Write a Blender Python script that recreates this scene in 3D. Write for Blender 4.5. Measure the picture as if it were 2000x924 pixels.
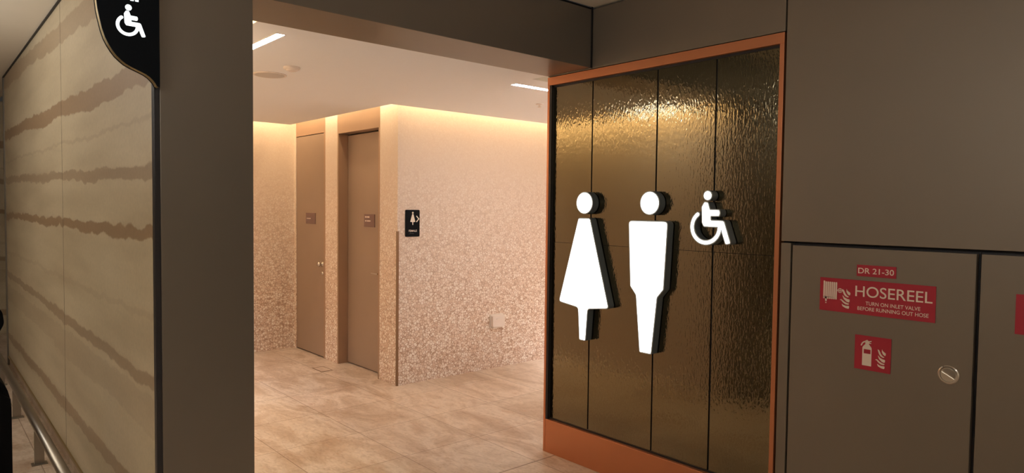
import bpy, bmesh, math, random
from mathutils import Matrix, Vector
random.seed(7)
for o in list(bpy.data.objects): bpy.data.objects.remove(o)
scn = bpy.context.scene
col = scn.collection

# ------------------------------------------------------------------ camera
F_PX = 1337.0
EYE = 1.55
a = Vector((-1172, 68, -F_PX)).normalized()          # world +Y seen by the camera
b = Vector((1535, 37, -F_PX)); b = (b - a * a.dot(b)).normalized()   # world +X
u = b.cross(a)
R = Matrix((b, a, u))                                # camera -> world
cam_d = bpy.data.cameras.new('camera'); cam = bpy.data.objects.new('camera', cam_d)
col.objects.link(cam)
cam_d.sensor_width = 36; cam_d.sensor_fit = 'HORIZONTAL'; cam_d.lens = F_PX * 36 / 2000
cam_d.clip_start = 0.05
cam.matrix_world = Matrix.Translation((0, 0, EYE)) @ R.to_4x4()
scn.camera = cam

# ------------------------------------------------------------------ world, exposure
w = bpy.data.worlds.new('world'); scn.world = w; w.use_nodes = True
w.node_tree.nodes['Background'].inputs[0].default_value = (0.5, 0.45, 0.4, 1)
w.node_tree.nodes['Background'].inputs[1].default_value = 0.05
scn.view_settings.view_transform = 'Standard'
scn.view_settings.look = 'None'
scn.view_settings.exposure = 0.0
scn.view_settings.gamma = 1.0
scn.view_settings.use_curve_mapping = False

# ------------------------------------------------------------------ lights
LINE_E = 56.0       # ceiling line lights (emission strength)
COVE_E = 3.5        # watts per metre of cove
HALL_E = 7.5       # corridor ceiling panels
UP_E = 46.0         # added upward fill in the corridor
def area(name, loc, sx, sy, watts, colr, direction=(0, 0, -1), spread=math.pi):
    l = bpy.data.lights.new(name, 'AREA'); l.shape = 'RECTANGLE'; l.size = sx; l.size_y = sy
    l.energy = watts; l.color = colr; l.spread = spread
    o = bpy.data.objects.new(name, l); col.objects.link(o)
    d = Vector(direction).normalized()
    if abs(d.z) > 0.999: q = Matrix.Identity(3)
    else:
        z = -d; x = Vector((0, 0, 1)).cross(z).normalized(); y = z.cross(x)
        q = Matrix((x, y, z)).transposed()
    o.matrix_world = Matrix.Translation(loc) @ q.to_4x4()
    return o
WARM = (1.0, 0.72, 0.40); WHITE = (1.0, 0.9, 0.8); HALLC = (1.0, 0.95, 0.89)
GLASS_X = 3.043; WX = 3.018; DX = 3.136; FY = 5.073; BY = 7.19; OY = 2.75; OYB = 3.115
CEIL = 2.39; CAV = 2.62; HALLZ = 2.732; IX = 1.031; SX = 0.672; DOORX = 3.236; EX = 6.6
# cove strips in the slot round the inner ceiling, aimed at the wall they wash
area('cove_light', (DX - 0.10, (FY + BY) / 2 - 0.1, 2.56), BY - FY - 0.1, 0.03, COVE_E * 2.0, WARM, (0.55, 0, -1))
area('cove_light', ((DX + EX) / 2, FY - 0.10, 2.56), EX - DX + 0.2, 0.03, COVE_E * 3.5, WARM, (0, 0.55, -1))
area('cove_light', ((IX + DX) / 2, BY - 0.15, 2.56), DX - IX - 0.2, 0.03, COVE_E * 2.0, WARM, (0, 0.55, -1))
area('cove_light', (IX + 0.10, (OYB + BY) / 2, 2.56), BY - OYB - 0.2, 0.03, COVE_E * 13, (1.0, 0.78, 0.44), (-0.55, 0, -1))
area('cove_light', ((WX + EX) / 2, 3.32 , 2.56), EX - WX - 0.3, 0.03, COVE_E * 3.4, WARM, (0, -0.55, -1))
# added unseen fill lamps brightening the inner lobby, round the corner and behind the pillar
area('lobby_fill', (5.6, 3.9, CEIL - 0.02), 0.6, 0.6, 34.0, (0.94, 0.96, 1.0), spread=math.radians(70))
area('lobby_fill', (1.40, 6.0, CEIL - 0.02), 0.25, 0.9, 12.0, (0.97, 0.97, 1.0), spread=math.radians(90))
# corridor ceiling panels, all outside the frame
for x, y, e in ((-0.6, -2.4, 1.2), (0.9, -0.9, 1.0), (-1.2, 3.4, 1.4), (-1.0, 6.2, 1.3)):
    area('hall_light', (x, y, HALLZ - 0.01), 0.6, 0.6, HALL_E * e, HALLC)

# added fill lamps aimed up to brighten the corridor ceiling, outside the frame
for y in (-2.0, 1.0, 5.0):
    area('hall_up_fill', (-1.6, y, 2.25), 0.5, 2.0, UP_E, (1.0, 0.96, 0.90), (0.35, 0, 1))
# ------------------------------------------------------------------ materials
def new_mat(name):
    m = bpy.data.materials.new(name); m.use_nodes = True
    return m, m.node_tree, m.node_tree.nodes['Principled BSDF']
def plain(name, c, rough=0.5, metal=0.0, spec=None, noise=0.0, nscale=60):
    m, t, p = new_mat(name)
    p.inputs['Base Color'].default_value = (*c, 1); p.inputs['Roughness'].default_value = rough
    p.inputs['Metallic'].default_value = metal
    if spec is not None: p.inputs['Specular IOR Level'].default_value = spec
    if noise:
        tc = t.nodes.new('ShaderNodeTexCoord'); n = t.nodes.new('ShaderNodeTexNoise'); n.inputs['Scale'].default_value = nscale
        t.links.new(tc.outputs['Object'], n.inputs['Vector'])
        mx = t.nodes.new('ShaderNodeMix'); mx.data_type = 'RGBA'
        mx.inputs[6].default_value = (*[k * (1 - noise) for k in c], 1); mx.inputs[7].default_value = (*[min(1, k * (1 + noise)) for k in c], 1)
        t.links.new(n.outputs['Fac'], mx.inputs[0]); t.links.new(mx.outputs[2], p.inputs['Base Color'])
    return m
def emit(name, c, s):
    m, t, p = new_mat(name)
    p.inputs['Base Color'].default_value = (0.8, 0.8, 0.8, 1)
    p.inputs['Emission Color'].default_value = (*c, 1); p.inputs['Emission Strength'].default_value = s
    return m
def N(t, kind, **kw):
    n = t.nodes.new(kind)
    for k, v in kw.items(): setattr(n, k, v)
    return n
def ramp(t, src, stops, interp='LINEAR'):
    r = t.nodes.new('ShaderNodeValToRGB'); r.color_ramp.interpolation = interp
    while len(r.color_ramp.elements) < len(stops): r.color_ramp.elements.new(0.5)
    for e, (p, c) in zip(r.color_ramp.elements, stops):
        e.position = p; e.color = (*c, 1) if len(c) == 3 else c
    t.links.new(src, r.inputs[0]); return r.outputs[0]
def math_n(t, op, x, y=None, clamp=False):
    n = t.nodes.new('ShaderNodeMath'); n.operation = op; n.use_clamp = clamp
    for i, v in enumerate((x, y)):
        if v is None: continue
        if isinstance(v, (int, float)): n.inputs[i].default_value = v
        else: t.links.new(v, n.inputs[i])
    return n.outputs[0]
def mixc(t, f, c1, c2, blend='MIX'):
    n = t.nodes.new('ShaderNodeMix'); n.data_type = 'RGBA'; n.blend_type = blend
    for i, v in ((0, f), (6, c1), (7, c2)):
        if isinstance(v, (int, float)): n.inputs[i].default_value = v
        elif isinstance(v, tuple): n.inputs[i].default_value = (*v, 1)
        else: t.links.new(v, n.inputs[i])
    return n.outputs[2]
def geo_pos(t): return N(t, 'ShaderNodeNewGeometry').outputs['Position']

M = {}
def bronze(name, c, rough, metal):
    m, t, p = new_mat(name)
    pos = geo_pos(t)
    mp = N(t, 'ShaderNodeMapping'); mp.inputs['Scale'].default_value = (900, 900, 900)
    t.links.new(pos, mp.inputs[0])
    n = N(t, 'ShaderNodeTexNoise'); n.inputs['Scale'].default_value = 1; n.inputs['Detail'].default_value = 1
    t.links.new(mp.outputs[0], n.inputs[0])
    n2 = N(t, 'ShaderNodeTexNoise'); n2.inputs['Scale'].default_value = 2.5
    t.links.new(pos, n2.inputs[0])
    cc = mixc(t, n2.outputs['Fac'], tuple(k * 0.93 for k in c), tuple(k * 1.07 for k in c))
    t.links.new(cc, p.inputs['Base Color'])
    p.inputs['Metallic'].default_value = metal; p.inputs['Roughness'].default_value = rough
    bp = N(t, 'ShaderNodeBump'); bp.inputs['Strength'].default_value = 0.08; bp.inputs['Distance'].default_value = 0.0005
    t.links.new(n.outputs['Fac'], bp.inputs['Height']); t.links.new(bp.outputs[0], p.inputs['Normal'])
    return m
M['cladding'] = bronze('bronze_cladding', (0.205, 0.172, 0.132), 0.45, 0.45)
M['front'] = bronze('bronze_front', (0.21, 0.188, 0.16), 0.38, 0.6)
M['copper'] = bronze('copper_frame', (0.58, 0.235, 0.115), 0.38, 0.75)
M['door'] = bronze('door_laminate', (0.37, 0.275, 0.21), 0.42, 0.25)
M['doorframe'] = bronze('door_frame', (0.45, 0.31, 0.22), 0.36, 0.5)
M['black'] = plain('black_gap', (0.008, 0.008, 0.01), 0.5)
M['blacktrim'] = plain('black_trim', (0.02, 0.02, 0.025), 0.3)
M['ceiling'] = plain('ceiling_paint', (0.90, 0.91, 0.92), 0.7, noise=0.01)
M['hallceil'] = plain('hall_ceiling', (0.80, 0.74, 0.63), 0.7, noise=0.05, nscale=2)
M['steel'] = plain('brushed_steel', (0.36, 0.33, 0.29), 0.33, 1.0)
M['chrome'] = plain('chrome', (0.62, 0.59, 0.54), 0.2, 1.0)
M['housing'] = plain('sign_housing', (0.10, 0.125, 0.14), 0.5)
M['acryl'] = emit('lit_acrylic', (0.93, 0.98, 1.0), 2.6)
M['acryl2'] = emit('lit_acrylic_small', (0.85, 0.97, 1.0), 1.3)
M['rim'] = plain('acrylic_rim', (0.40, 0.42, 0.40), 0.4)
M['signblack'] = plain('gloss_black', (0.002, 0.004, 0.007), 0.45, spec=0.12)
M['gold'] = plain('gold_edge', (0.55, 0.42, 0.2), 0.3, 0.8)
M['red'] = plain('red_sign', (0.36, 0.016, 0.034), 0.4)
M['print'] = plain('white_print', (0.72, 0.62, 0.52), 0.5)
M['whiteprint'] = plain('white_sign_print', (0.9, 0.82, 0.72), 0.5)
M['plaque'] = plain('mauve_plaque', (0.26, 0.17, 0.16), 0.2, 0.5)
M['plaqueprint'] = plain('plaque_print', (0.75, 0.62, 0.55), 0.5)
M['plastic'] = plain('white_plastic', (0.8, 0.72, 0.66), 0.35)
M['nylon'] = plain('black_nylon', (0.004, 0.004, 0.005), 0.9, spec=0.1, noise=0.3, nscale=200)
M['line'] = emit('line_light', (0.93, 0.96, 1.0), LINE_E)
M['joint'] = plain('stone_joint', (0.12, 0.09, 0.06), 0.7)
M['skirting'] = plain('brass_skirting', (0.40, 0.29, 0.14), 0.35, 0.7)

# floor: large beige marble tiles
def floor_mat():
    m, t, p = new_mat('marble_tiles')
    pos = geo_pos(t)
    mp = N(t, 'ShaderNodeMapping'); mp.inputs['Rotation'].default_value = (0, 0, 0.5); mp.inputs['Scale'].default_value = (2.4, 1.1, 1)
    t.links.new(pos, mp.inputs[0])
    n1 = N(t, 'ShaderNodeTexNoise'); n1.inputs['Scale'].default_value = 1.6; n1.inputs['Detail'].default_value = 8; n1.inputs['Roughness'].default_value = 0.62; n1.inputs['Distortion'].default_value = 0.9
    t.links.new(mp.outputs[0], n1.inputs[0])
    c = ramp(t, n1.outputs['Fac'], [(0.33, (0.42, 0.295, 0.21)), (0.46, (0.53, 0.405, 0.31)), (0.56, (0.65, 0.535, 0.44)), (0.68, (0.50, 0.375, 0.285))])
    n2 = N(t, 'ShaderNodeTexNoise'); n2.inputs['Scale'].default_value = 14; n2.inputs['Detail'].default_value = 6; n2.inputs['Distortion'].default_value = 1.5
    t.links.new(mp.outputs[0], n2.inputs[0])
    v = ramp(t, n2.outputs['Fac'], [(0.3, (0.80, 0.74, 0.68)), (0.5, (1, 1, 1)), (0.72, (1.1, 1.08, 1.05))])
    c = mixc(t, 0.8, c, v, 'MULTIPLY')
    n3 = N(t, 'ShaderNodeTexNoise'); n3.inputs['Scale'].default_value = 5; n3.inputs['Detail'].default_value = 10; n3.inputs['Roughness'].default_value = 0.7
    t.links.new(mp.outputs[0], n3.inputs[0])
    rust = ramp(t, n3.outputs['Fac'], [(0.58, (0, 0, 0)), (0.68, (0.55, 0.55, 0.55))])
    c = mixc(t, rust, c, (0.46, 0.26, 0.15))
    sx = N(t, 'ShaderNodeSeparateXYZ'); t.links.new(pos, sx.inputs[0])
    def joint(o, origin, step, wd):
        k = math_n(t, 'DIVIDE', math_n(t, 'SUBTRACT', o, origin - 200 * step), step)
        fr = math_n(t, 'FRACT', math_n(t, 'ADD', k, 0.5))
        d = math_n(t, 'ABSOLUTE', math_n(t, 'SUBTRACT', fr, 0.5))
        return math_n(t, 'LESS_THAN', d, wd / step)
    # per tile tint
    def cell(o, origin, step): return math_n(t, 'FLOOR', math_n(t, 'DIVIDE', math_n(t, 'SUBTRACT', o, origin - 200 * step), step))
    cb = N(t, 'ShaderNodeCombineXYZ'); t.links.new(cell(sx.outputs[0], 2.279, 0.577), cb.inputs[0]); t.links.new(cell(sx.outputs[1], 3.592, 0.582), cb.inputs[1])
    wn = N(t, 'ShaderNodeTexWhiteNoise'); t.links.new(cb.outputs[0], wn.inputs['Vector'])
    tint = ramp(t, wn.outputs['Value'], [(0, (0.90, 0.90, 0.89)), (1, (1.0, 1.0, 1.0))])
    c = mixc(t, 1.0, c, tint, 'MULTIPLY')
    j = math_n(t, 'MAXIMUM', joint(sx.outputs[0], 2.279, 0.577, 0.0022), joint(sx.outputs[1], 3.592, 0.582, 0.0022))
    thr = math_n(t, 'LESS_THAN', math_n(t, 'ABSOLUTE', math_n(t, 'SUBTRACT', sx.outputs[1], 3.012)), 0.005)
    j = math_n(t, 'MAXIMUM', j, thr)
    c = mixc(t, math_n(t, 'MULTIPLY', j, 0.8), c, (0.16, 0.085, 0.045))
    t.links.new(c, p.inputs['Base Color'])
    p.inputs['Roughness'].default_value = 0.32
    p.inputs['Specular IOR Level'].default_value = 0.4
    return m
M['floor'] = floor_mat()

# pebble render on the inner walls
def pebble_mat():
    m, t, p = new_mat('pebble_wall')
    pos = geo_pos(t)
    n = N(t, 'ShaderNodeTexNoise'); n.inputs['Scale'].default_value = 30; t.links.new(pos, n.inputs[0])
    ds = N(t, 'ShaderNodeVectorMath', operation='MULTIPLY_ADD'); t.links.new(n.outputs['Color'], ds.inputs[0]); ds.inputs[1].default_value = (0.012,) * 3; t.links.new(pos, ds.inputs[2])
    v = N(t, 'ShaderNodeTexVoronoi', feature='DISTANCE_TO_EDGE'); v.inputs['Scale'].default_value = 42; t.links.new(ds.outputs[0], v.inputs['Vector'])
    v2 = N(t, 'ShaderNodeTexVoronoi', feature='F1'); v2.inputs['Scale'].default_value = 42; t.links.new(ds.outputs[0], v2.inputs['Vector'])
    sp = N(t, 'ShaderNodeSeparateColor'); t.links.new(v2.outputs['Color'], sp.inputs[0])
    stone = ramp(t, sp.outputs[0], [(0, (0.70, 0.53, 0.42)), (0.4, (0.83, 0.70, 0.60)), (1, (0.93, 0.86, 0.79))])
    th = math_n(t, 'MULTIPLY_ADD', sp.outputs[1], 0.11); t.nodes[-1].inputs[2].default_value = 0.05
    e = N(t, 'ShaderNodeMapRange'); t.links.new(v.outputs['Distance'], e.inputs[0]); t.links.new(math_n(t, 'MULTIPLY', th, 0.5), e.inputs[1]); t.links.new(th, e.inputs[2])
    sz_ = N(t, 'ShaderNodeSeparateXYZ'); t.links.new(pos, sz_.inputs[0])
    fade = N(t, 'ShaderNodeMapRange'); t.links.new(sz_.outputs[2], fade.inputs[0])   # the stones show less and less up the wall
    fade.inputs[1].default_value = 0.5; fade.inputs[2].default_value = 1.95; fade.inputs[3].default_value = 1.0; fade.inputs[4].default_value = 0.08
    c = mixc(t, e.outputs[0], (0.50, 0.34, 0.25), stone)
    c = mixc(t, fade.outputs[0], (0.75, 0.63, 0.535), c)
    t.links.new(c, p.inputs['Base Color']); p.inputs['Roughness'].default_value = 0.5
    bp = N(t, 'ShaderNodeBump'); bp.inputs['Distance'].default_value = 0.003; t.links.new(math_n(t, 'MULTIPLY', fade.outputs[0], 0.35), bp.inputs['Strength'])
    t.links.new(e.outputs[0], bp.inputs['Height']); t.links.new(bp.outputs[0], p.inputs['Normal'])
    return m
M['pebble'] = pebble_mat()

# rammed-earth like banded stone on the corridor wall; bands are given by height at two places
def strata_mat():
    m, t, p = new_mat('banded_stone')
    pos = geo_pos(t)
    sx = N(t, 'ShaderNodeSeparateXYZ'); t.links.new(pos, sx.inputs[0])
    Y, Zc = sx.outputs[1], sx.outputs[2]
    big = N(t, 'ShaderNodeTexNoise'); big.inputs['Scale'].default_value = 1.1; big.inputs['Detail'].default_value = 2; t.links.new(pos, big.inputs[0])
    fine = N(t, 'ShaderNodeTexNoise'); fine.inputs['Scale'].default_value = 7; fine.inputs['Detail'].default_value = 6; fine.inputs['Roughness'].default_value = 0.5; t.links.new(pos, fine.inputs[0])
    warp = math_n(t, 'ADD', math_n(t, 'MULTIPLY', math_n(t, 'SUBTRACT', big.outputs['Fac'], 0.5), 0.06), math_n(t, 'MULTIPLY', math_n(t, 'SUBTRACT', fine.outputs['Fac'], 0.5), 0.075))
    z = math_n(t, 'ADD', Zc, warp)
    base = N(t, 'ShaderNodeTexNoise'); base.inputs['Scale'].default_value = 1.5; base.inputs['Detail'].default_value = 6
    mp = N(t, 'ShaderNodeMapping'); mp.inputs['Scale'].default_value = (1, 0.5, 3.5); t.links.new(pos, mp.inputs[0]); t.links.new(mp.outputs[0], base.inputs[0])
    c = ramp(t, base.outputs['Fac'], [(0.3, (0.45, 0.36, 0.235)), (0.5, (0.53, 0.435, 0.29)), (0.7, (0.59, 0.49, 0.335))])
    BANDS = STRATA
    for (z3, z6, wd, st, cc) in BANDS:
        # centre height z3 at Y=3, z6 at Y=6
        sl = (z6 - z3) / 3.0
        ctr = math_n(t, 'ADD', math_n(t, 'MULTIPLY', Y, sl), z3 - 3 * sl)
        d = math_n(t, 'ABSOLUTE', math_n(t, 'SUBTRACT', z, ctr))
        wv = math_n(t, 'MULTIPLY', math_n(t, 'ADD', big.outputs['Fac'], 0.5), wd * 0.5)
        mr = N(t, 'ShaderNodeMapRange'); t.links.new(d, mr.inputs[0]); t.links.new(wv, mr.inputs[1])
        t.links.new(math_n(t, 'ADD', wv, 0.008), mr.inputs[2]); mr.inputs[3].default_value = st; mr.inputs[4].default_value = 0
        c = mixc(t, mr.outputs[0], c, cc)
    gr = N(t, 'ShaderNodeTexNoise'); gr.inputs['Scale'].default_value = 60; gr.inputs['Detail'].default_value = 4; t.links.new(pos, gr.inputs[0])
    c = mixc(t, 0.35, c, ramp(t, gr.outputs['Fac'], [(0.3, (0.8, 0.8, 0.8)), (0.7, (1.1, 1.1, 1.1))]), 'MULTIPLY')
    t.links.new(c, p.inputs['Base Color']); p.inputs['Roughness'].default_value = 0.42
    return m
BR = (0.30, 0.19, 0.105); GY = (0.33, 0.235, 0.145)
STRATA = [(2.47, 2.60, 0.11, 0.55, BR), (2.055, 2.13, 0.085, 0.85, BR), (1.88, 1.91, 0.010, 0.35, GY), (1.675, 1.73, 0.05, 0.8, GY),
          (1.435, 1.435, 0.045, 0.9, BR), (1.12, 1.10, 0.02, 0.25, GY), (0.865, 0.875, 0.05, 0.85, GY), (0.74, 0.72, 0.14, 0.3, GY), (0.38, 0.325, 0.06, 0.7, BR)]
M['strata'] = strata_mat()

# hammered bronze mirror glass
def glass_mat():
    m, t, p = new_mat('rippled_bronze_glass')
    pos = geo_pos(t)
    mp = N(t, 'ShaderNodeMapping'); mp.inputs['Scale'].default_value = (1, 95, 34); t.links.new(pos, mp.inputs[0])
    n = N(t, 'ShaderNodeTexNoise'); n.inputs['Scale'].default_value = 1.0; n.inputs['Detail'].default_value = 1.5; n.inputs['Distortion'].default_value = 0.6
    t.links.new(mp.outputs[0], n.inputs[0])
    p.inputs['Base Color'].default_value = (0.22, 0.188, 0.118, 1)
    p.inputs['Metallic'].default_value = 1.0; p.inputs['Roughness'].default_value = 0.06
    bp = N(t, 'ShaderNodeBump'); bp.inputs['Strength'].default_value = 1.0; bp.inputs['Distance'].default_value = 0.00095
    t.links.new(n.outputs['Fac'], bp.inputs['Height']); t.links.new(bp.outputs[0], p.inputs['Normal'])
    return m
M['glass'] = glass_mat()

# ------------------------------------------------------------------ mesh helpers
def FX(y, z, x=WX):   # frame on a wall x = const that faces -X: u runs to -Y, v up, w out
    return Matrix.Translation((x, y, z)) @ Matrix(((0, 0, -1), (-1, 0, 0), (0, 1, 0))).to_4x4()
def FYm(x, z, y):     # frame on a wall y = const that faces -Y: u runs to +X, v up, w out
    return Matrix.Translation((x, y, z)) @ Matrix(((1, 0, 0), (0, 0, -1), (0, 1, 0))).to_4x4()
def box(bm, x0, x1, y0, y1, z0, z1, bev=0):
    r = bmesh.ops.create_cube(bm, size=1)
    for v in r['verts']:
        v.co = Vector(((x0 + x1) / 2 + v.co.x * (x1 - x0), (y0 + y1) / 2 + v.co.y * (y1 - y0), (z0 + z1) / 2 + v.co.z * (z1 - z0)))
    if bev:
        es = {e for v in r['verts'] for e in v.link_edges}
        bmesh.ops.bevel(bm, geom=list(es), offset=bev, segments=2, affect='EDGES', profile=0.5)
def prism(bm, pts, w0, w1):
    ar = sum(pts[i][0] * pts[(i + 1) % len(pts)][1] - pts[(i + 1) % len(pts)][0] * pts[i][1] for i in range(len(pts)))
    if ar < 0: pts = pts[::-1]
    lo = [bm.verts.new((x, y, w0)) for x, y in pts]; hi = [bm.verts.new((x, y, w1)) for x, y in pts]
    bm.faces.new(hi); bm.faces.new(lo[::-1])
    n = len(pts)
    for i in range(n): bm.faces.new((lo[i], lo[(i + 1) % n], hi[(i + 1) % n], hi[i]))
def disc(cx, cy, r, n=40, ry=None, a0=0, a1=2 * math.pi):
    ry = ry or r
    return [(cx + r * math.cos(a0 + (a1 - a0) * i / n), cy + ry * math.sin(a0 + (a1 - a0) * i / n)) for i in range(n)]
def fillet(pts, rad, n=6):
    out = []
    L = len(pts)
    for i in range(L):
        p0, p1, p2 = Vector(pts[i - 1]), Vector(pts[i]), Vector(pts[(i + 1) % L])
        r = rad[i] if isinstance(rad, (list, tuple)) else rad
        if r <= 0: out.append(tuple(p1)); continue
        d1 = (p0 - p1).normalized(); d2 = (p2 - p1).normalized()
        ang = d1.angle(d2); tt = min(r / math.tan(ang / 2), 0.48 * min((p0 - p1).length, (p2 - p1).length))
        s = p1 + d1 * tt; e = p1 + d2 * tt
        for k in range(n + 1):
            q = k / n
            out.append(tuple((1 - q) ** 2 * s + 2 * q * (1 - q) * p1 + q * q * e))
    return out
def stroke(path, wd, capn=8):      # constant-width rounded stroke polygon
    P = [Vector(p) for p in path]; L = []; Rr = []
    for i, p in enumerate(P):
        if i == 0: d = (P[1] - P[0]).normalized()
        elif i == len(P) - 1: d = (P[-1] - P[-2]).normalized()
        else: d = ((P[i] - P[i - 1]).normalized() + (P[i + 1] - P[i]).normalized()).normalized()
        nrm = Vector((-d.y, d.x)); k = 1
        if 0 < i < len(P) - 1:
            k = 1 / max(0.5, nrm.dot(Vector((-(P[i] - P[i - 1]).normalized().y, (P[i] - P[i - 1]).normalized().x))))
        L.append(p + nrm * wd / 2 * k); Rr.append(p - nrm * wd / 2 * k)
    out = list(L)
    d = (P[-1] - P[-2]).normalized(); a0 = math.atan2(d.y, d.x) + math.pi / 2
    out += [P[-1] + Vector((math.cos(a0 - math.pi * k / capn), math.sin(a0 - math.pi * k / capn))) * wd / 2 for k in range(1, capn)]
    out += Rr[::-1]
    d = (P[0] - P[1]).normalized(); a0 = math.atan2(d.y, d.x) + math.pi / 2
    out += [P[0] + Vector((math.cos(a0 - math.pi * k / capn), math.sin(a0 - math.pi * k / capn))) * wd / 2 for k in range(1, capn)]
    return [tuple(v) for v in out]
def link(name, bm, mat, parent=None, mtx=None, smooth=False, **props):
    bmesh.ops.recalc_face_normals(bm, faces=bm.faces)
    me = bpy.data.meshes.new(name); bm.to_mesh(me); bm.free()
    me.materials.append(M[mat] if isinstance(mat, str) else mat)
    if smooth:
        for f in me.polygons: f.use_smooth = True
    o = bpy.data.objects.new(name, me); col.objects.link(o)
    if parent: o.parent = parent
    if mtx is not None: o.matrix_world = mtx if not parent else o.matrix_world; 
    if mtx is not None and parent: o.matrix_local = mtx
    for k, v in props.items(): o[k] = v
    return o
def struct(name, boxes, mat, parent=None, bev=0, **props):
    bm = bmesh.new()
    for bx in boxes: box(bm, *bx, bev=bev)
    if not parent: props['kind'] = 'structure'
    return link(name, bm, mat, parent, **props)
def thing(name, label, cat, mtx, group=None):
    o = bpy.data.objects.new(name, None); col.objects.link(o); o.matrix_world = mtx; o.empty_display_size = 0.05
    o['label'] = label; o['category'] = cat
    if group: o['group'] = group
    return o
def tag(o, label, cat, group=None):
    o['label'] = label; o['category'] = cat
    if group: o['group'] = group
    return o
def part(name, parent, mat, shapes, w0, w1, smooth=False, bev=0, **props):
    bm = bmesh.new()
    for s in shapes: prism(bm, s, w0, w1)
    if bev:
        top = [e for e in bm.edges if all(abs(v.co.z - w1) < 1e-6 for v in e.verts)]
        bmesh.ops.bevel(bm, geom=top, offset=bev, segments=2, affect='EDGES')
    return link(name, bm, mat, parent, **props)
def rect(x0, x1, y0, y1): return [(x0, y0), (x1, y0), (x1, y1), (x0, y1)]
def lathe(bm, prof, n=40):   # profile [(r, w)] turned about the local w axis
    rings = []
    for r, wv in prof:
        rings.append([bm.verts.new((r * math.cos(2 * math.pi * i / n), r * math.sin(2 * math.pi * i / n), wv)) for i in range(n)] if r > 1e-6 else [bm.verts.new((0, 0, wv))])
    for A, B in zip(rings, rings[1:]):
        for i in range(n):
            j = (i + 1) % n
            if len(A) == 1 and len(B) == 1: continue
            if len(A) == 1: bm.faces.new((A[0], B[i], B[j]))
            elif len(B) == 1: bm.faces.new((A[i], A[j], B[0]))
            else: bm.faces.new((A[i], A[j], B[j], B[i]))
def lettering(name, txt, parent, mat, x0, x1, y0, h, w, bold=0.0):
    """text whose capitals are h tall on the baseline y0, squeezed to run from x0 to x1"""
    cu = bpy.data.curves.new(name, 'FONT'); cu.body = txt; cu.size = 1.0; cu.offset = bold; cu.extrude = 0.0
    to = bpy.data.objects.new(name, cu); col.objects.link(to)
    dg = bpy.context.evaluated_depsgraph_get()
    me = bpy.data.meshes.new_from_object(to.evaluated_get(dg)); bpy.data.objects.remove(to)
    xs = [v.co.x for v in me.vertices]; ys = [v.co.y for v in me.vertices]
    sx = (x1 - x0) / (max(xs) - min(xs)); sy = h / (max(ys) - min(ys)); mx = min(xs); my = min(ys)
    for v in me.vertices: v.co = Vector((x0 + (v.co.x - mx) * sx, y0 + (v.co.y - my) * sy, w))
    me.materials.clear(); me.materials.append(M[mat])
    o = bpy.data.objects.new(name, me); col.objects.link(o); o.parent = parent
    return o

# ------------------------------------------------------------------ setting: floor, ceilings, walls
struct('floor', [(-3.2, EX + 0.3, -4.2, 10.3, -0.1, 0)], 'floor')
# inner ceiling slab, set back from every wall so the cove light slips past its edge
bm = bmesh.new()
box(bm, IX + 0.17, 3.04, OYB + 0.0, 4.885, CEIL, CEIL + 0.05)
box(bm, 3.04, EX - 0.2, 3.29, 4.885, CEIL, CEIL + 0.05)
box(bm, IX + 0.17, 2.955, 4.885, 6.87, CEIL, CEIL + 0.05)
link('ceiling', bm, 'ceiling', kind='structure')
struct('ceiling', [(IX - 0.1, EX + 0.2, OYB - 0.1, BY + 0.2, CAV, CAV + 0.05)], 'ceiling')   # above the cove
struct('ceiling', [(-3.1, WX + 0.1, -4.1, OY, HALLZ, HALLZ + 0.1), (-3.1, SX + 0.1, OY, 10.1, HALLZ, HALLZ + 0.1)], 'hallceil')
# inner walls
P2a, P2b = 5.37, 6.178      # recessed door opening (Y)
D1a, D1b = 6.44, 7.14       # flush door
struct('wall_right', [(DX, 3.5, FY + 0.25, P2a, 0, CAV), (DX, 3.5, P2b, D1a, 0, CAV), (DX, 3.5, D1b, BY + 0.2, 0, CAV)], 'pebble')
struct('wall_back', [(IX - 0.2, DX, BY, BY + 0.2, 0, CAV)], 'pebble')
struct('wall_side', [(DX, EX, FY, FY + 0.25, 0, CAV)], 'pebble')
struct('wall_end', [(EX, EX + 0.2, 3.0, FY + 0.2, 0, CAV)], 'pebble')
struct('wall_inner_left', [(IX - 0.16, IX, OYB, BY, 0, CAV)], 'pebble')
# corridor walls
struct('wall_left', [(SX, SX + 0.16, OY + 0.03, 8.05, 0.09, HALLZ)], 'strata')
struct('trim_1', [(SX - 0.008, SX + 0.1, OY + 0.03, 8.04, 0.072, 0.092)], 'skirting', bev=0.002)
struct('baseboard_left', [(SX + 0.004, SX + 0.1, OY + 0.03, 8.04, 0, 0.072)], 'floor')
struct('trim_2', [(SX - 0.0006, SX + 0.0, 4.806, 4.811, 0.09, HALLZ)], 'joint')
struct('trim_3', [(SX - 0.01, SX + 0.17, 8.05, 8.10, 0, HALLZ)], 'front')
struct('trim_4', [(SX - 0.004, SX + 0.016, OY - 0.002, OY + 0.03, 0, HALLZ)], 'blacktrim', bev=0.002)
struct('trim_5', [(SX - 0.012, SX + 0.12, OY + 0.03, 8.05, HALLZ - 0.007, HALLZ)], 'black')
struct('wall_far', [(-3.1, WX, 10.0, 10.2, 0, HALLZ)], 'strata')
struct('wall_opposite', [(-3.2, -3.0, -4.1, 10.1, 0, HALLZ)], 'cladding')
struct('wall_behind', [(-3.1, WX + 0.1, -4.2, -4.0, 0, HALLZ)], 'hallceil')
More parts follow.
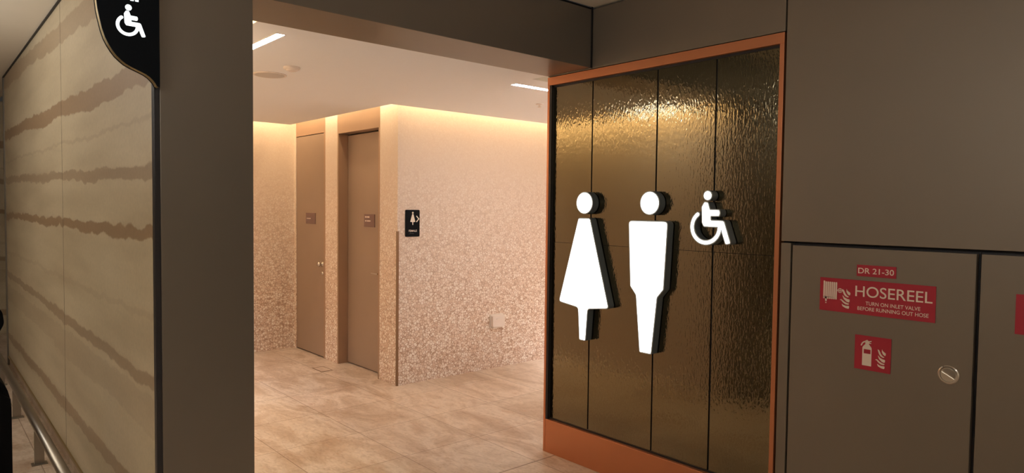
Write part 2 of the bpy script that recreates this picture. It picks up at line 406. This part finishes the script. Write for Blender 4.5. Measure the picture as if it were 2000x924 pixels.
# pillar and beam round the opening
struct('wall_front', [(SX + 0.016, IX, OY, OYB, 0, HALLZ)], 'front', bev=0.003)
struct('trim_6', [(IX, WX, OY, OYB, 2.38, HALLZ - 0.014), ], 'front', bev=0.002)
struct('trim_7', [(IX, WX, OY + 0.01, OYB, HALLZ - 0.014, HALLZ), (WX - 0.012, WX, OY - 0.004, OY, 2.38, HALLZ)], 'black')
# core of the right-hand wall (dark, seen only through the joints)
struct('wall_core', [(GLASS_X + 0.02, 3.30, -4.0, OYB, 0, CAV + 0.12)], 'black')
# cladding panels of the right-hand corridor wall, 9 mm dark joints between them
T = GLASS_X + 0.02
bm = bmesh.new()
g = 0.004
box(bm, WX, T, 1.56 + g, OY - 0.004, 2.376, HALLZ - 0.012, bev=0.0015)
box(bm, WX, T, OY + 0.001, OYB, 2.376, CAV, bev=0)
box(bm, WX, T, -1.2, 1.56 - g, 1.411 + g, HALLZ - 0.012, bev=0.0015)
box(bm, WX, T, -4.0, -1.2 - 2 * g, 0, HALLZ - 0.012, bev=0.0015)
box(bm, WX, T, 1.510, 1.56 - g, 0, 1.411 - g, bev=0.0015)
link('wall_right', bm, 'cladding', kind='structure')
struct('wall_core', [(3.3, 3.36, 3.0, OYB, 0, CAV)], 'pebble')
struct('wall_back', [(3.3, EX, 2.95, OYB + 0.02, 0, CAV)], 'pebble')

# ------------------------------------------------------------------ glass feature panel
fp = thing('glass_feature_panel', 'tall bronze rippled glass panel in a copper frame beside the opening', 'wall panel', Matrix.Translation((WX, 2.34, 0)))
def local(bm, root):
    bmesh.ops.translate(bm, verts=bm.verts, vec=-root.matrix_world.translation)
Y0, Y1 = 1.566, 3.118
bm = bmesh.new()
box(bm, WX - 0.002, T, Y0, Y1, 2.322, 2.372, bev=0.0015)              # head
box(bm, WX - 0.002, T, Y1 - 0.018, Y1, 0.0, 2.322, bev=0.0015)        # far stile
box(bm, WX - 0.002, T, Y0, Y0 + 0.022, 0.0, 2.322, bev=0.0015)        # near stile
local(bm, fp); link('frame', bm, 'copper', fp)
bm = bmesh.new(); box(bm, WX - 0.001, T, Y0 + 0.022, Y1 - 0.018, 0.0, 0.212, bev=0.002); local(bm, fp); link('base_board', bm, 'copper', fp)
bm = bmesh.new()
box(bm, GLASS_X + 0.008, T - 0.002, Y0 + 0.02, Y1 - 0.016, 0.20, 2.33)
box(bm, WX + 0.001, GLASS_X + 0.01, Y1 - 0.034, Y1 - 0.018, 0.212, 2.322)
box(bm, GLASS_X - 0.004, GLASS_X + 0.01, Y0 + 0.022, Y1 - 0.034, 2.310, 2.322)
box(bm, GLASS_X - 0.004, GLASS_X + 0.01, Y0 + 0.022, Y1 - 0.034, 0.212, 0.222)
local(bm, fp); link('black_lining', bm, 'black', fp, label='black recess lining and joints')
ys = [Y1 - 0.034, 2.760, 2.290, 1.930, Y0 + 0.024]
for i in range(4):
    for (z0, z1) in ((0.222, 1.3405), (1.3425, 2.310)):
        ga = 0.0 if i == 0 else 0.005; gb = 0.0 if i == 3 else 0.005
        bm = bmesh.new(); box(bm, GLASS_X, GLASS_X + 0.008, ys[i + 1] + gb, ys[i] - ga, z0, z1)
        local(bm, fp); link('glass_pane', bm, 'glass', fp)

# ------------------------------------------------------------------ lit pictogram signs
SY = GLASS_X            # they stand off the glass
def lightbox(root, name, outline, inner, w0=0.006, w1=0.057, face='acryl'):
    h = part(name, root, 'housing', outline, w0, w1 - 0.003)
    part('rim', h, 'rim', outline, w1 - 0.003, w1)
    part('lit_face', h, face, inner, w1, w1 + 0.0015)
    return h
def shrink(pts, k):     # inset a closed polygon by k
    ar = sum(pts[i][0] * pts[(i + 1) % len(pts)][1] - pts[(i + 1) % len(pts)][0] * pts[i][1] for i in range(len(pts)))
    if ar < 0: pts = pts[::-1]
    P = [Vector(p) for p in pts]; Q = [P[0]]
    for p in P[1:]:
        if (p - Q[-1]).length > 1e-5: Q.append(p)
    if (Q[0] - Q[-1]).length < 1e-5: Q.pop()
    out = []
    for i in range(len(Q)):
        d1 = (Q[i] - Q[i - 1]).normalized(); d2 = (Q[(i + 1) % len(Q)] - Q[i]).normalized()
        n1 = Vector((-d1.y, d1.x)); n2 = Vector((-d2.y, d2.x)); nn = (n1 + n2)
        nn = nn.normalized() if nn.length > 1e-6 else n1
        out.append(tuple(Q[i] + nn * k / max(0.4, nn.dot(n1))))
    return out
def woman_shape(s=1.0, cx=0, cy=0):
    body = [(-0.047, 1.500), (0.047, 1.500), (0.202, 0.982), (0.040, 0.962), (0.026, 0.770), (-0.026, 0.770), (-0.040, 0.962), (-0.202, 0.982)]
    body = fillet([(x * s + cx, (y - 1.2) * s + cy) for x, y in body], [r * s for r in (0.018, 0.018, 0.02, 0.02, 0.012, 0.012, 0.02, 0.02)])
    return disc(cx, (1.588 - 1.2) * s + cy, 0.066 * s), body
def man_shape(s=1.0, cx=0, cy=0):
    body = [(-0.132, 1.493), (0.132, 1.493), (0.113, 1.128), (0.073, 1.082), (0.041, 0.770), (-0.041, 0.770), (-0.073, 1.082), (-0.113, 1.128)]
    body = fillet([(x * s + cx, (y - 1.2) * s + cy) for x, y in body], [r * s for r in (0.025, 0.025, 0.02, 0.02, 0.012, 0.012, 0.02, 0.02)])
    return disc(cx, (1.588 - 1.2) * s + cy, 0.065 * s), body
INS = 0.0055
t1 = thing('woman_pictogram_sign', 'lit white woman pictogram in a triangular dress on the bronze glass', 'sign', FX(2.762, 1.2, SY))
hd, bd = woman_shape(); lightbox(t1, 'head', [hd], [shrink(hd, INS)]); lightbox(t1, 'body', [bd], [shrink(bd, INS)])
t2 = thing('man_pictogram_sign', 'lit white man pictogram with squared shoulders on the bronze glass', 'sign', FX(2.297, 1.2, SY))
hd, bd = man_shape(); hd = disc(0.010, 0.388, 0.065); lightbox(t2, 'head', [hd], [shrink(hd, INS)]); lightbox(t2, 'body', [bd], [shrink(bd, INS)])
# wheelchair user: coordinates from the hub (Y 1.938, z 1.469), u to the right
def wheel_shape(s=1.0, cx=0, cy=0):
    S = lambda pts: [(x * s + cx, y * s + cy) for x, y in pts]
    head = S(disc(0.008, 0.157, 0.0265))
    body = S(fillet([(-0.028, 0.100), (-0.012, 0.128), (0.012, 0.126), (0.022, 0.098), (0.024, 0.090), (0.078, 0.089), (0.082, 0.071), (0.078, 0.052), (0.030, 0.052), (0.031, 0.037),
                     (0.104, 0.036), (0.145, -0.080), (0.112, -0.086), (0.080, -0.003), (-0.012, -0.001), (-0.024, 0.020)],
                    [0.012, 0.012, 0.012, 0.0, 0.002, 0.012, 0.01, 0.012, 0.002, 0.003, 0.02, 0.012, 0.012, 0.006, 0.012, 0.01]))
    r = 0.0785; a0 = math.radians(127); a1 = math.radians(367)
    arc = [(r * math.cos(a0 + (a1 - a0) * i / 40), r * math.sin(a0 + (a1 - a0) * i / 40)) for i in range(41)]
    return head, body, S(stroke(arc, 0.028))
t3 = thing('wheelchair_pictogram_sign', 'small lit white wheelchair user pictogram on the bronze glass', 'sign', FX(1.938, 1.469, SY))
hd, bd, wh = wheel_shape()
lightbox(t3, 'head', [hd], [shrink(hd, INS)]); lightbox(t3, 'body', [bd], [shrink(bd, INS)]); lightbox(t3, 'wheel', [wh], [shrink(wh, INS)])

# ------------------------------------------------------------------ hose reel cabinet and its neighbour
def cabinet(label, ya, yb, lock):
    r = thing('wall_cabinet', label, 'cabinet', FX(ya, 0, WX))
    wd = ya - yb
    part('cabinet_body', r, 'blacktrim', [rect(-0.002, wd + 0.002, 0.0, 1.404)], -0.044, -0.030)
    d = part('door', r, 'cladding', [rect(0.005, wd - 0.005, 0.0, 1.398)], -0.028, 0.0, bev=0.0015)
    if lock:
        bm = bmesh.new(); lathe(bm, [(0.037, 0), (0.037, 0.003), (0.033, 0.006), (0.028, 0.0065), (0.027, 0.003), (0, 0.003)])
        k = link('lock', bm, 'chrome', d, Matrix.Translation((ya - 0.861, 0.924, 0)), smooth=False, label='round recessed chrome lock')
        up = fillet([(0.025 * math.cos(q), 0.025 * math.sin(q)) for q in [math.radians(i) for i in range(-28, 150, 12)]], 0.0)
        lo = [(0.025 * math.cos(q), 0.025 * math.sin(q)) for q in [math.radians(i) for i in range(158, 328, 12)]]
        part('turn_handle', k, 'chrome', [lo], 0.003, 0.0065)
        part('lock_face', k, 'steel', [up], 0.003, 0.005)
    return r
cabinet('bronze wall cabinet door carrying the hose reel signs', 1.506, 0.778, True)
cabinet('bronze wall cabinet door at the right edge with one red sign', 0.772, 0.05, False)

def flames(x0, y0, w_, h_):
    """five curling flame tongues fitted to a w_ x h_ cell"""
    f = [[(578, 305), (590, 345), (625, 378), (655, 400), (647, 462), (604, 430), (575, 375)],
         [(488, 315), (520, 335), (545, 385), (560, 420), (590, 460), (635, 490), (600, 497), (550, 468), (520, 420)],
         [(492, 435), (540, 500), (600, 533), (645, 540), (638, 610), (580, 587), (525, 530)],
         [(440, 548), (480, 535), (540, 590), (590, 618), (640, 632), (620, 655), (560, 645), (510, 605), (478, 562)],
         [(485, 630), (520, 660), (575, 680), (640, 678), (632, 745), (565, 725), (508, 690)]]
    return [fillet([(x0 + (x - 440) / 215 * w_, y0 + (745 - y + 0.09 * (x - 640)) / 440 * h_) for x, y in p], 0.004, 3) for p in f]
TH = 0.003
def plate(name, label, x0, x1, y0, y1, cy):
    r = thing(name, label, 'sign', FX(cy, (y0 + y1) / 2, WX))
    h = (y1 - y0) / 2
    part('plate', r, 'red', [rect(-(x1 - x0) / 2, (x1 - x0) / 2, -h, h)], 0, TH, bev=0.0006)
    return r
# measured with the face at X = 3.000; the plates sit at the cladding, so rescale about the camera's foot: 3.018/3.0
KS = WX / 3.0
def sy(y): return y * KS
def sz(z): return EYE + (z - EYE) * KS
s1 = plate('riser_number_sign', 'small red sign reading DR 21-30 above the hose reel sign', -sy(1.208), -sy(1.054), sz(1.2825), sz(1.3305), sy(1.131))
lettering('lettering', 'DR 21-30', s1, 'print', sy(1.131 - 1.202), sy(1.131 - 1.062), sz(1.2945) - sz(1.3065), 0.0235, TH + 0.0004, 0.008)
cy = 1.1345; cz = 1.193
s2 = plate('hose_reel_sign', 'wide red sign reading HOSEREEL with a hose and flame symbol', -sy(1.361), -sy(0.908), sz(1.1215), sz(1.265), sy(cy))
X = lambda y: sy(cy) - sy(y)
Zz = lambda z: sz(z) - sz(cz)
lettering('lettering', 'HOSEREEL', s2, 'print', X(1.211), X(0.919), Zz(1.196), 0.0455, TH + 0.0004, 0.004)
lettering('lettering', 'TURN ON INLET VALVE', s2, 'print', X(1.168), X(0.961), Zz(1.1625), 0.0155, TH + 0.0004, 0.006)
lettering('lettering', 'BEFORE RUNNING OUT HOSE', s2, 'print', X(1.200), X(0.931), Zz(1.139), 0.0155, TH + 0.0004, 0.006)
sh = []
for i in range(7):
    xx = X(1.3425 - i * 0.00865)
    sh.append(fillet(rect(xx - 0.0032, xx + 0.0032, Zz(1.173), Zz(1.248 if i else 1.251)), 0.002, 2))
sh.append(rect(X(1.345), X(1.289), Zz(1.1805), Zz(1.183)))
sh.append(fillet(rect(X(1.337), X(1.330), Zz(1.162), Zz(1.180)), 0.001, 2))
sh.append(disc(X(1.3335), Zz(1.1555), 0.0028, 12))
part('hose_symbol', s2, 'print', sh, TH, TH + 0.0005)
ring = [(X(1.2745) + 0.0088 * math.cos(q), Zz(1.2135) + 0.0088 * math.sin(q)) for q in [math.radians(i) for i in range(0, 358, 10)]]
part('valve_symbol', s2, 'print', [stroke(ring, 0.0022), rect(X(1.2835), X(1.2655), Zz(1.2135) - 0.0012, Zz(1.2135) + 0.0012), rect(X(1.2745) - 0.0012, X(1.2745) + 0.0012, Zz(1.2135) - 0.008, Zz(1.2135) + 0.008), rect(X(1.289), X(1.283), Zz(1.2125), Zz(1.2145))], TH, TH + 0.0005)
part('flame_symbol', s2, 'print', flames(X(1.276), Zz(1.1385), 0.0455, 0.088), TH, TH + 0.0005)
cy = 1.135; cz = 0.9625
s3 = plate('fire_extinguisher_sign', 'square red sign with a fire extinguisher and flame symbol', -sy(1.2065), -sy(1.0635), sz(0.8905), sz(1.0345), sy(cy))
X = lambda y: sy(cy) - sy(y)
Zz = lambda z: sz(z) - sz(cz)
xc = X(1.1565)
bodyp = fillet([(xc - 0.0185, Zz(0.909)), (xc + 0.0185, Zz(0.909)), (xc + 0.0185, Zz(0.986)), (xc + 0.007, Zz(1.000)), (xc + 0.007, Zz(1.004)), (xc - 0.007, Zz(1.004)), (xc - 0.007, Zz(1.000)), (xc - 0.0185, Zz(0.986))], [0, 0, 0.012, 0.004, 0, 0, 0.004, 0.012], 4)
hose = stroke([(xc - 0.004, Zz(1.010)), (xc - 0.012, Zz(1.009)), (xc - 0.019, Zz(1.003)), (xc - 0.0235, Zz(0.993))], 0.005)
lev = fillet([(xc - 0.008, Zz(1.004)), (xc - 0.008, Zz(1.014)), (xc, Zz(1.018)), (xc + 0.006, Zz(1.013)), (xc + 0.017, Zz(1.016)), (xc + 0.017, Zz(1.012)), (xc + 0.006, Zz(1.008)), (xc + 0.016, Zz(1.006)), (xc + 0.016, Zz(1.003))], 0.001, 2)
part('extinguisher_symbol', s3, 'print', [bodyp, hose, lev], TH, TH + 0.0005)
part('extinguisher_band', s3, 'red', [rect(xc - 0.0125, xc + 0.0145, Zz(0.960), Zz(0.978))], TH + 0.0004, TH + 0.0009)
part('flame_symbol', s3, 'print', flames(X(1.1245), Zz(0.9065), 0.0425, 0.084), TH, TH + 0.0005)
s4 = plate('blank_red_sign', 'red sign cut off by the right edge of the picture', -sy(0.651), -sy(0.507), sz(1.117), sz(1.262), sy(0.579))

# ------------------------------------------------------------------ hanging directory sign on the pillar
YS = 2.70
dsn = thing('directional_sign', 'black curved sign with lit restroom pictograms fixed to the pillar edge', 'sign', FYm(0.58, 2.25, YS + 0.045))
low = [(0.478, 2.60), (0.480, 2.40), (0.482, 2.245), (0.485, 2.215), (0.490, 2.188), (0.498, 2.150), (0.507, 2.121), (0.517, 2.100), (0.529, 2.080), (0.541, 2.064), (0.556, 2.050), (0.570, 2.039), (0.588, 2.030), (0.603, 2.024),
       (0.620, 2.017), (0.634, 2.011), (0.646, 2.003), (0.656, 1.993), (0.663, 1.984), (0.668, 1.974), (0.674, 1.970), (0.6775, 1.970), (0.6775, 2.60)]
pts = [(x - 0.58, z - 2.25) for x, z in low]
back = part('back_rim', dsn, 'signblack', [pts], 0.0, 0.006)
part('edge_band', dsn, 'gold', [shrink(pts, 0.0015)], 0.006, 0.040, label='gold metal edge band')
fc = part('front_face', dsn, 'signblack', [pts], 0.040, 0.045)
s = 0.395
hd, bd, wh = wheel_shape(s, 0.576 - 0.58 - 0.000, 2.172 - 2.25)
def lits(name, shapes, face='acryl2'): part(name, dsn, face, shapes, 0.045, 0.0455)
lits('wheelchair_pictogram', [hd, bd, wh])
hd, bd = woman_shape(0.15, -0.012, 0.078); lits('woman_pictogram', [hd, bd])
cx, cyy = 0.018, 0.077
lits('man_pictogram', [disc(cx, cyy + 0.058, 0.0095), rect(cx - 0.018, cx + 0.018, cyy - 0.005, cyy + 0.044), rect(cx - 0.013, cx - 0.002, cyy - 0.068, cyy), rect(cx + 0.002, cx + 0.013, cyy - 0.068, cyy)])

# ------------------------------------------------------------------ inner doors
d1 = struct('door_1', [(DX + 0.004, DX + 0.05, D1a + 0.035, D1b - 0.006, 0.012, 2.288)], 'door', bev=0.001)
struct('trim_8', [(DX + 0.002, DX + 0.09, D1a, D1b, 2.296, CAV), (DX - 0.001, DX + 0.09, D1a, D1a + 0.030, 0, 2.296)], 'doorframe')
struct('trim_9', [(DX + 0.02, DX + 0.09, D1a, D1b, 0, 2.5)], 'black')
h = bmesh.new(); lathe(h, [(0.0, 0.055), (0.022, 0.05), (0.027, 0.035), (0.014, 0.022), (0.012, 0.004), (0.027, 0.003), (0.027, 0)], 24)
k = link('door_handle', h, 'chrome', d1, FX(6.515, 0.962, DX + 0.004), smooth=True)
h = bmesh.new(); lathe(h, [(0.0, 0.012), (0.017, 0.010), (0.020, 0)], 20)
link('thumb_lock', h, 'chrome', d1, FX(6.510, 0.868, DX + 0.004), smooth=True)
d2 = struct('door_2', [(DOORX, DOORX + 0.05, P2a + 0.02, P2b - 0.026, 0.010, 2.245)], 'door', bev=0.001)
struct('trim_10', [(DX - 0.002, DOORX + 0.06, P2b - 0.022, P2b, 0, 2.258), (DX - 0.002, DOORX + 0.06, P2a, P2a + 0.022, 0, 2.258),
                   (DX - 0.002, DOORX + 0.06, P2a, P2b, 2.258, CAV)], 'doorframe', bev=0.001)
struct('trim_11', [(DOORX + 0.03, DOORX + 0.09, P2a, P2b, 0, 2.258)], 'black')
bm = bmesh.new()
box(bm, DOORX - 0.050, DOORX - 0.038, 5.505, 5.620, 0.928, 0.944, bev=0.004)
box(bm, DOORX - 0.045, DOORX + 0.002, 5.505, 5.519, 0.929, 0.943, bev=0.002)
link('door_handle', bm, 'chrome', d2)
struct('trim_12', [(DX - 0.006, DX + 0.012, FY - 0.006, FY + 0.012, 0, 1.343)], 'steel')
M['corner'] = plain('corner_guard', (0.30, 0.20, 0.13), 0.35, 0.8)
bpy.data.objects['trim_12'].data.materials[0] = M['corner']

def door_plaque(label, y0, y1, z0, z1, x, rows):
    r = thing('door_plaque', label, 'sign', FX((y0 + y1) / 2, (z0 + z1) / 2, x)); wv = (y1 - y0) / 2; hv = (z1 - z0) / 2
    part('plate', r, 'plaque', [rect(-wv, wv, -hv, hv)], 0, 0.006, bev=0.001)
    part('print', r, 'plaqueprint', [rect(a * wv, b * wv, c * hv, d * hv) for a, b, c, d in rows], 0.006, 0.0065)
door_plaque('small mauve plaque with one pale line on the far flush door', 6.667, 6.890, 1.367, 1.480, DX + 0.004, [(-0.80, -0.62, -0.10, 0.06), (-0.56, -0.30, -0.10, 0.06), (-0.24, 0.04, -0.10, 0.06)])
door_plaque('small mauve plaque with two pale lines on the recessed door', 5.627, 5.822, 1.361, 1.481, DOORX, [(-0.80, -0.45, 0.45, 0.68), (-0.38, 0.05, 0.45, 0.68), (-0.80, -0.5, -0.15, 0.05), (-0.42, 0.25, -0.15, 0.05)])

# female sign
fs = thing('female_restroom_sign', 'small black sign with a woman pictogram and the word FEMALE on the pebble wall', 'sign', FYm(3.284, 1.412, FY))
part('plate', fs, 'signblack', [fillet(rect(-0.0715, 0.0715, -0.117, 0.117), 0.010)], 0, 0.010, bev=0.001)
hd, bd = woman_shape(0.130, 0.000, 0.041)
part('woman_pictogram', fs, 'whiteprint', [hd, bd], 0.010, 0.0105)
part('arrow', fs, 'whiteprint', [stroke([(0.040, 0.062), (0.062, 0.038), (0.040, 0.014)], 0.009)], 0.010, 0.0105)
lettering('lettering', 'FEMALE', fs, 'whiteprint', -0.040, 0.043, -0.075, 0.018, 0.0106, 0.01)
part('braille', fs, 'rim', [disc(-0.034 + i * 0.007 + (0.002 if i % 2 else 0), -0.092 + (0.003 if i % 3 else 0), 0.0011, 8) for i in range(7)], 0.010, 0.0115)

# socket
so = thing('wall_socket', 'white plastic weatherproof power socket low on the pebble wall', 'socket', FYm(4.252, 0.459, FY))
part('back_plate', so, 'plastic', [fillet(rect(-0.083, 0.083, -0.068, 0.068), 0.008)], 0, 0.012, bev=0.002)
cv = part('cover', so, 'plastic', [fillet(rect(-0.074, 0.074, -0.052, 0.058), 0.010)], 0.012, 0.045, bev=0.006)
part('latch', cv, 'plastic', [fillet(rect(-0.03, 0.03, 0.020, 0.030), 0.003)], 0.045, 0.051, bev=0.001)
part('hinge', so, 'plastic', [rect(-0.06, 0.06, -0.064, -0.054)], 0.012, 0.035, bev=0.002)

# ceiling fittings
def line_light(label, x0, x1, y0, y1):
    r = thing('linear_ceiling_light', label, 'light', Matrix.Translation(((x0 + x1) / 2, (y0 + y1) / 2, CEIL)))
    cx, cy = (x0 + x1) / 2, (y0 + y1) / 2
    bm = bmesh.new(); q = 0.004
    for bx in ((x0 - q, x0, y0 - q, y1 + q), (x1, x1 + q, y0 - q, y1 + q), (x0, x1, y0 - q, y0), (x0, x1, y1, y1 + q)):
        box(bm, bx[0] - cx, bx[1] - cx, bx[2] - cy, bx[3] - cy, -0.003, 0.0)
    link('trim_ring', bm, 'plastic', r)
    bm = bmesh.new(); box(bm, x0 - cx, x1 - cx, y0 - cy, y1 - cy, -0.0035, 0.0)
    link('diffuser', bm, 'line', r)
line_light('slim white linear ceiling light at the left beside the pillar', 1.350, 1.390, 3.295, 3.82)
line_light('slim white linear ceiling light at the right above the glass panel edge', 3.07, 5.0, 3.475, 3.525)
sd = thing('smoke_detector', 'small round white smoke detector on the inner ceiling', 'smoke detector', Matrix.Translation((1.745, 4.03, CEIL)))
bm = bmesh.new(); lathe(bm, [(0.050, 0), (0.050, -0.011), (0.042, -0.016), (0, -0.016)]); link('base', bm, 'plastic', sd, smooth=False)
bm = bmesh.new(); lathe(bm, [(0.036, -0.016), (0.033, -0.022), (0.02, -0.026), (0, -0.026)]); link('sensor', bm, 'plastic', sd, smooth=False)
sp = thing('ceiling_speaker', 'flat round white ceiling speaker grille behind the smoke detector', 'speaker', Matrix.Translation((1.74, 4.36, CEIL)))
bm = bmesh.new(); lathe(bm, [(0.105, 0), (0.105, -0.004), (0.097, -0.006), (0.092, -0.004), (0, -0.004)]); link('bezel', bm, 'plastic', sp)
M['grille'] = plain('speaker_grille', (0.6, 0.56, 0.52), 0.6)
bm = bmesh.new(); lathe(bm, [(0.091, -0.004), (0.088, -0.0065), (0, -0.008)]); link('grille', bm, 'grille', sp)
sk = thing('sprinkler', 'tiny sprinkler head on the ceiling near the glass panel edge', 'sprinkler', Matrix.Translation((3.80, 4.02, CEIL)))
bm = bmesh.new(); lathe(bm, [(0.03, 0), (0.03, -0.004), (0.01, -0.006), (0.008, -0.02), (0, -0.02)], 20); link('body', bm, 'plastic', sk)
bm = bmesh.new(); lathe(bm, [(0.0, -0.024), (0.016, -0.024), (0.016, -0.0255), (0, -0.0255)], 20); link('deflector', bm, 'chrome', sk)

# floor box frame
fb = thing('floor_access_cover', 'small rectangular tiled access cover set in the floor before the doors', 'cover', Matrix.Translation((2.915, 6.045, 0)))
bm = bmesh.new()
for bx in ((-0.058, -0.052, -0.10, 0.10), (0.052, 0.058, -0.10, 0.10), (-0.052, 0.052, -0.10, -0.092), (-0.052, 0.052, 0.092, 0.10)):
    box(bm, *bx, 0.0, 0.002)
link('rim', bm, 'corner', fb)
bm = bmesh.new(); box(bm, -0.052, 0.052, -0.092, 0.092, 0.0, 0.001); link('lid', bm, 'floor', fb)

# ------------------------------------------------------------------ kick rail along the banded wall
rl = thing('kick_rail', 'low brushed steel rail on flat posts along the banded stone wall', 'rail', Matrix.Translation((0.542, 4.86, 0)))
def tube_y(bm, x, z, r, y0, y1, n=24, sq=1.0):
    A = [bm.verts.new((x + r * math.cos(2 * math.pi * i / n), y0, z + r * sq * math.sin(2 * math.pi * i / n))) for i in range(n)]
    B = [bm.verts.new((x + r * math.cos(2 * math.pi * i / n), y1, z + r * sq * math.sin(2 * math.pi * i / n))) for i in range(n)]
    for i in range(n): bm.faces.new((A[i], A[(i + 1) % n], B[(i + 1) % n], B[i]))
    bm.faces.new(A[::-1]); bm.faces.new(B)
bm = bmesh.new(); tube_y(bm, 0.0, 0.215, 0.026, 3.15 - 4.86, 3.1); link('rail_bar', bm, 'steel', rl, smooth=True)
for yy in (-1.16, 0, 1.16, 2.32):
    bm = bmesh.new(); box(bm, -0.025, 0.025, yy - 0.006, yy + 0.006, 0, 0.20, bev=0.001); box(bm, -0.04, 0.04, yy - 0.03, yy + 0.03, 0, 0.005, bev=0.001)
    link('post', bm, 'steel', rl)

# ------------------------------------------------------------------ black luggage at the left edge
st = thing('suitcase', 'black suitcase standing on the floor at the left edge by the rail', 'suitcase', Matrix.Translation((0.10, 3.72, 0)))
pr = fillet(rect(-0.21, 0.206, 0.05, 0.83), [0.05, 0.05, 0.16, 0.16], 8)
bm = bmesh.new(); prism(bm, pr, -0.12, 0.12)
bmesh.ops.bevel(bm, geom=[e for e in bm.edges if abs(e.verts[0].co.z - e.verts[1].co.z) < 1e-6], offset=0.025, segments=3, affect='EDGES')
RX = Matrix.Rotation(math.radians(90), 4, 'X')
link('shell', bm, 'nylon', st, RX, smooth=False)
bm = bmesh.new(); prism(bm, fillet(rect(-0.15, 0.15, 0.12, 0.55), 0.05), 0.12, 0.150); link('front_pocket', bm, 'nylon', st, RX)
for sx_ in (-0.17, 0.17):
    for sy_ in (-0.08, 0.08):
        bm = bmesh.new(); lathe(bm, [(0, -0.012), (0.026, -0.012), (0.028, 0), (0.026, 0.012), (0, 0.012)], 20)
        link('wheel', bm, 'nylon', st, Matrix.Translation((sx_ * 1.0, sy_, 0.028)) @ Matrix.Rotation(math.radians(90), 4, 'Y'))
du = thing('duffel_bag', 'black soft bag resting on top of the black suitcase', 'bag', Matrix.Translation((0.10, 3.72, 0.832)))
outl = fillet([(-0.12, 0.0), (0.06, 0.0), (0.150, 0.125), (0.188, 0.20), (0.182, 0.255), (0.14, 0.30), (0.0, 0.335), (-0.16, 0.32), (-0.22, 0.18)], 0.05, 5)
bm = bmesh.new(); prism(bm, outl, -0.10, 0.10)
bmesh.ops.bevel(bm, geom=[e for e in bm.edges if abs(e.verts[0].co.z - e.verts[1].co.z) < 1e-6], offset=0.03, segments=3, affect='EDGES')
link('bag_body', bm, 'nylon', du, RX, smooth=False)
bm = bmesh.new(); arc = [(0.09 * math.cos(q) - 0.03, 0.07 * math.sin(q) + 0.325) for q in [math.radians(i) for i in range(5, 176, 17)]]
prism(bm, stroke(arc, 0.014), -0.014, 0.014)
link('handle', bm, 'nylon', du, RX)
bm = bmesh.new(); prism(bm, fillet(rect(-0.12, 0.08, 0.06, 0.22), 0.03), 0.10, 0.115); link('front_pocket', bm, 'nylon', du, RX)
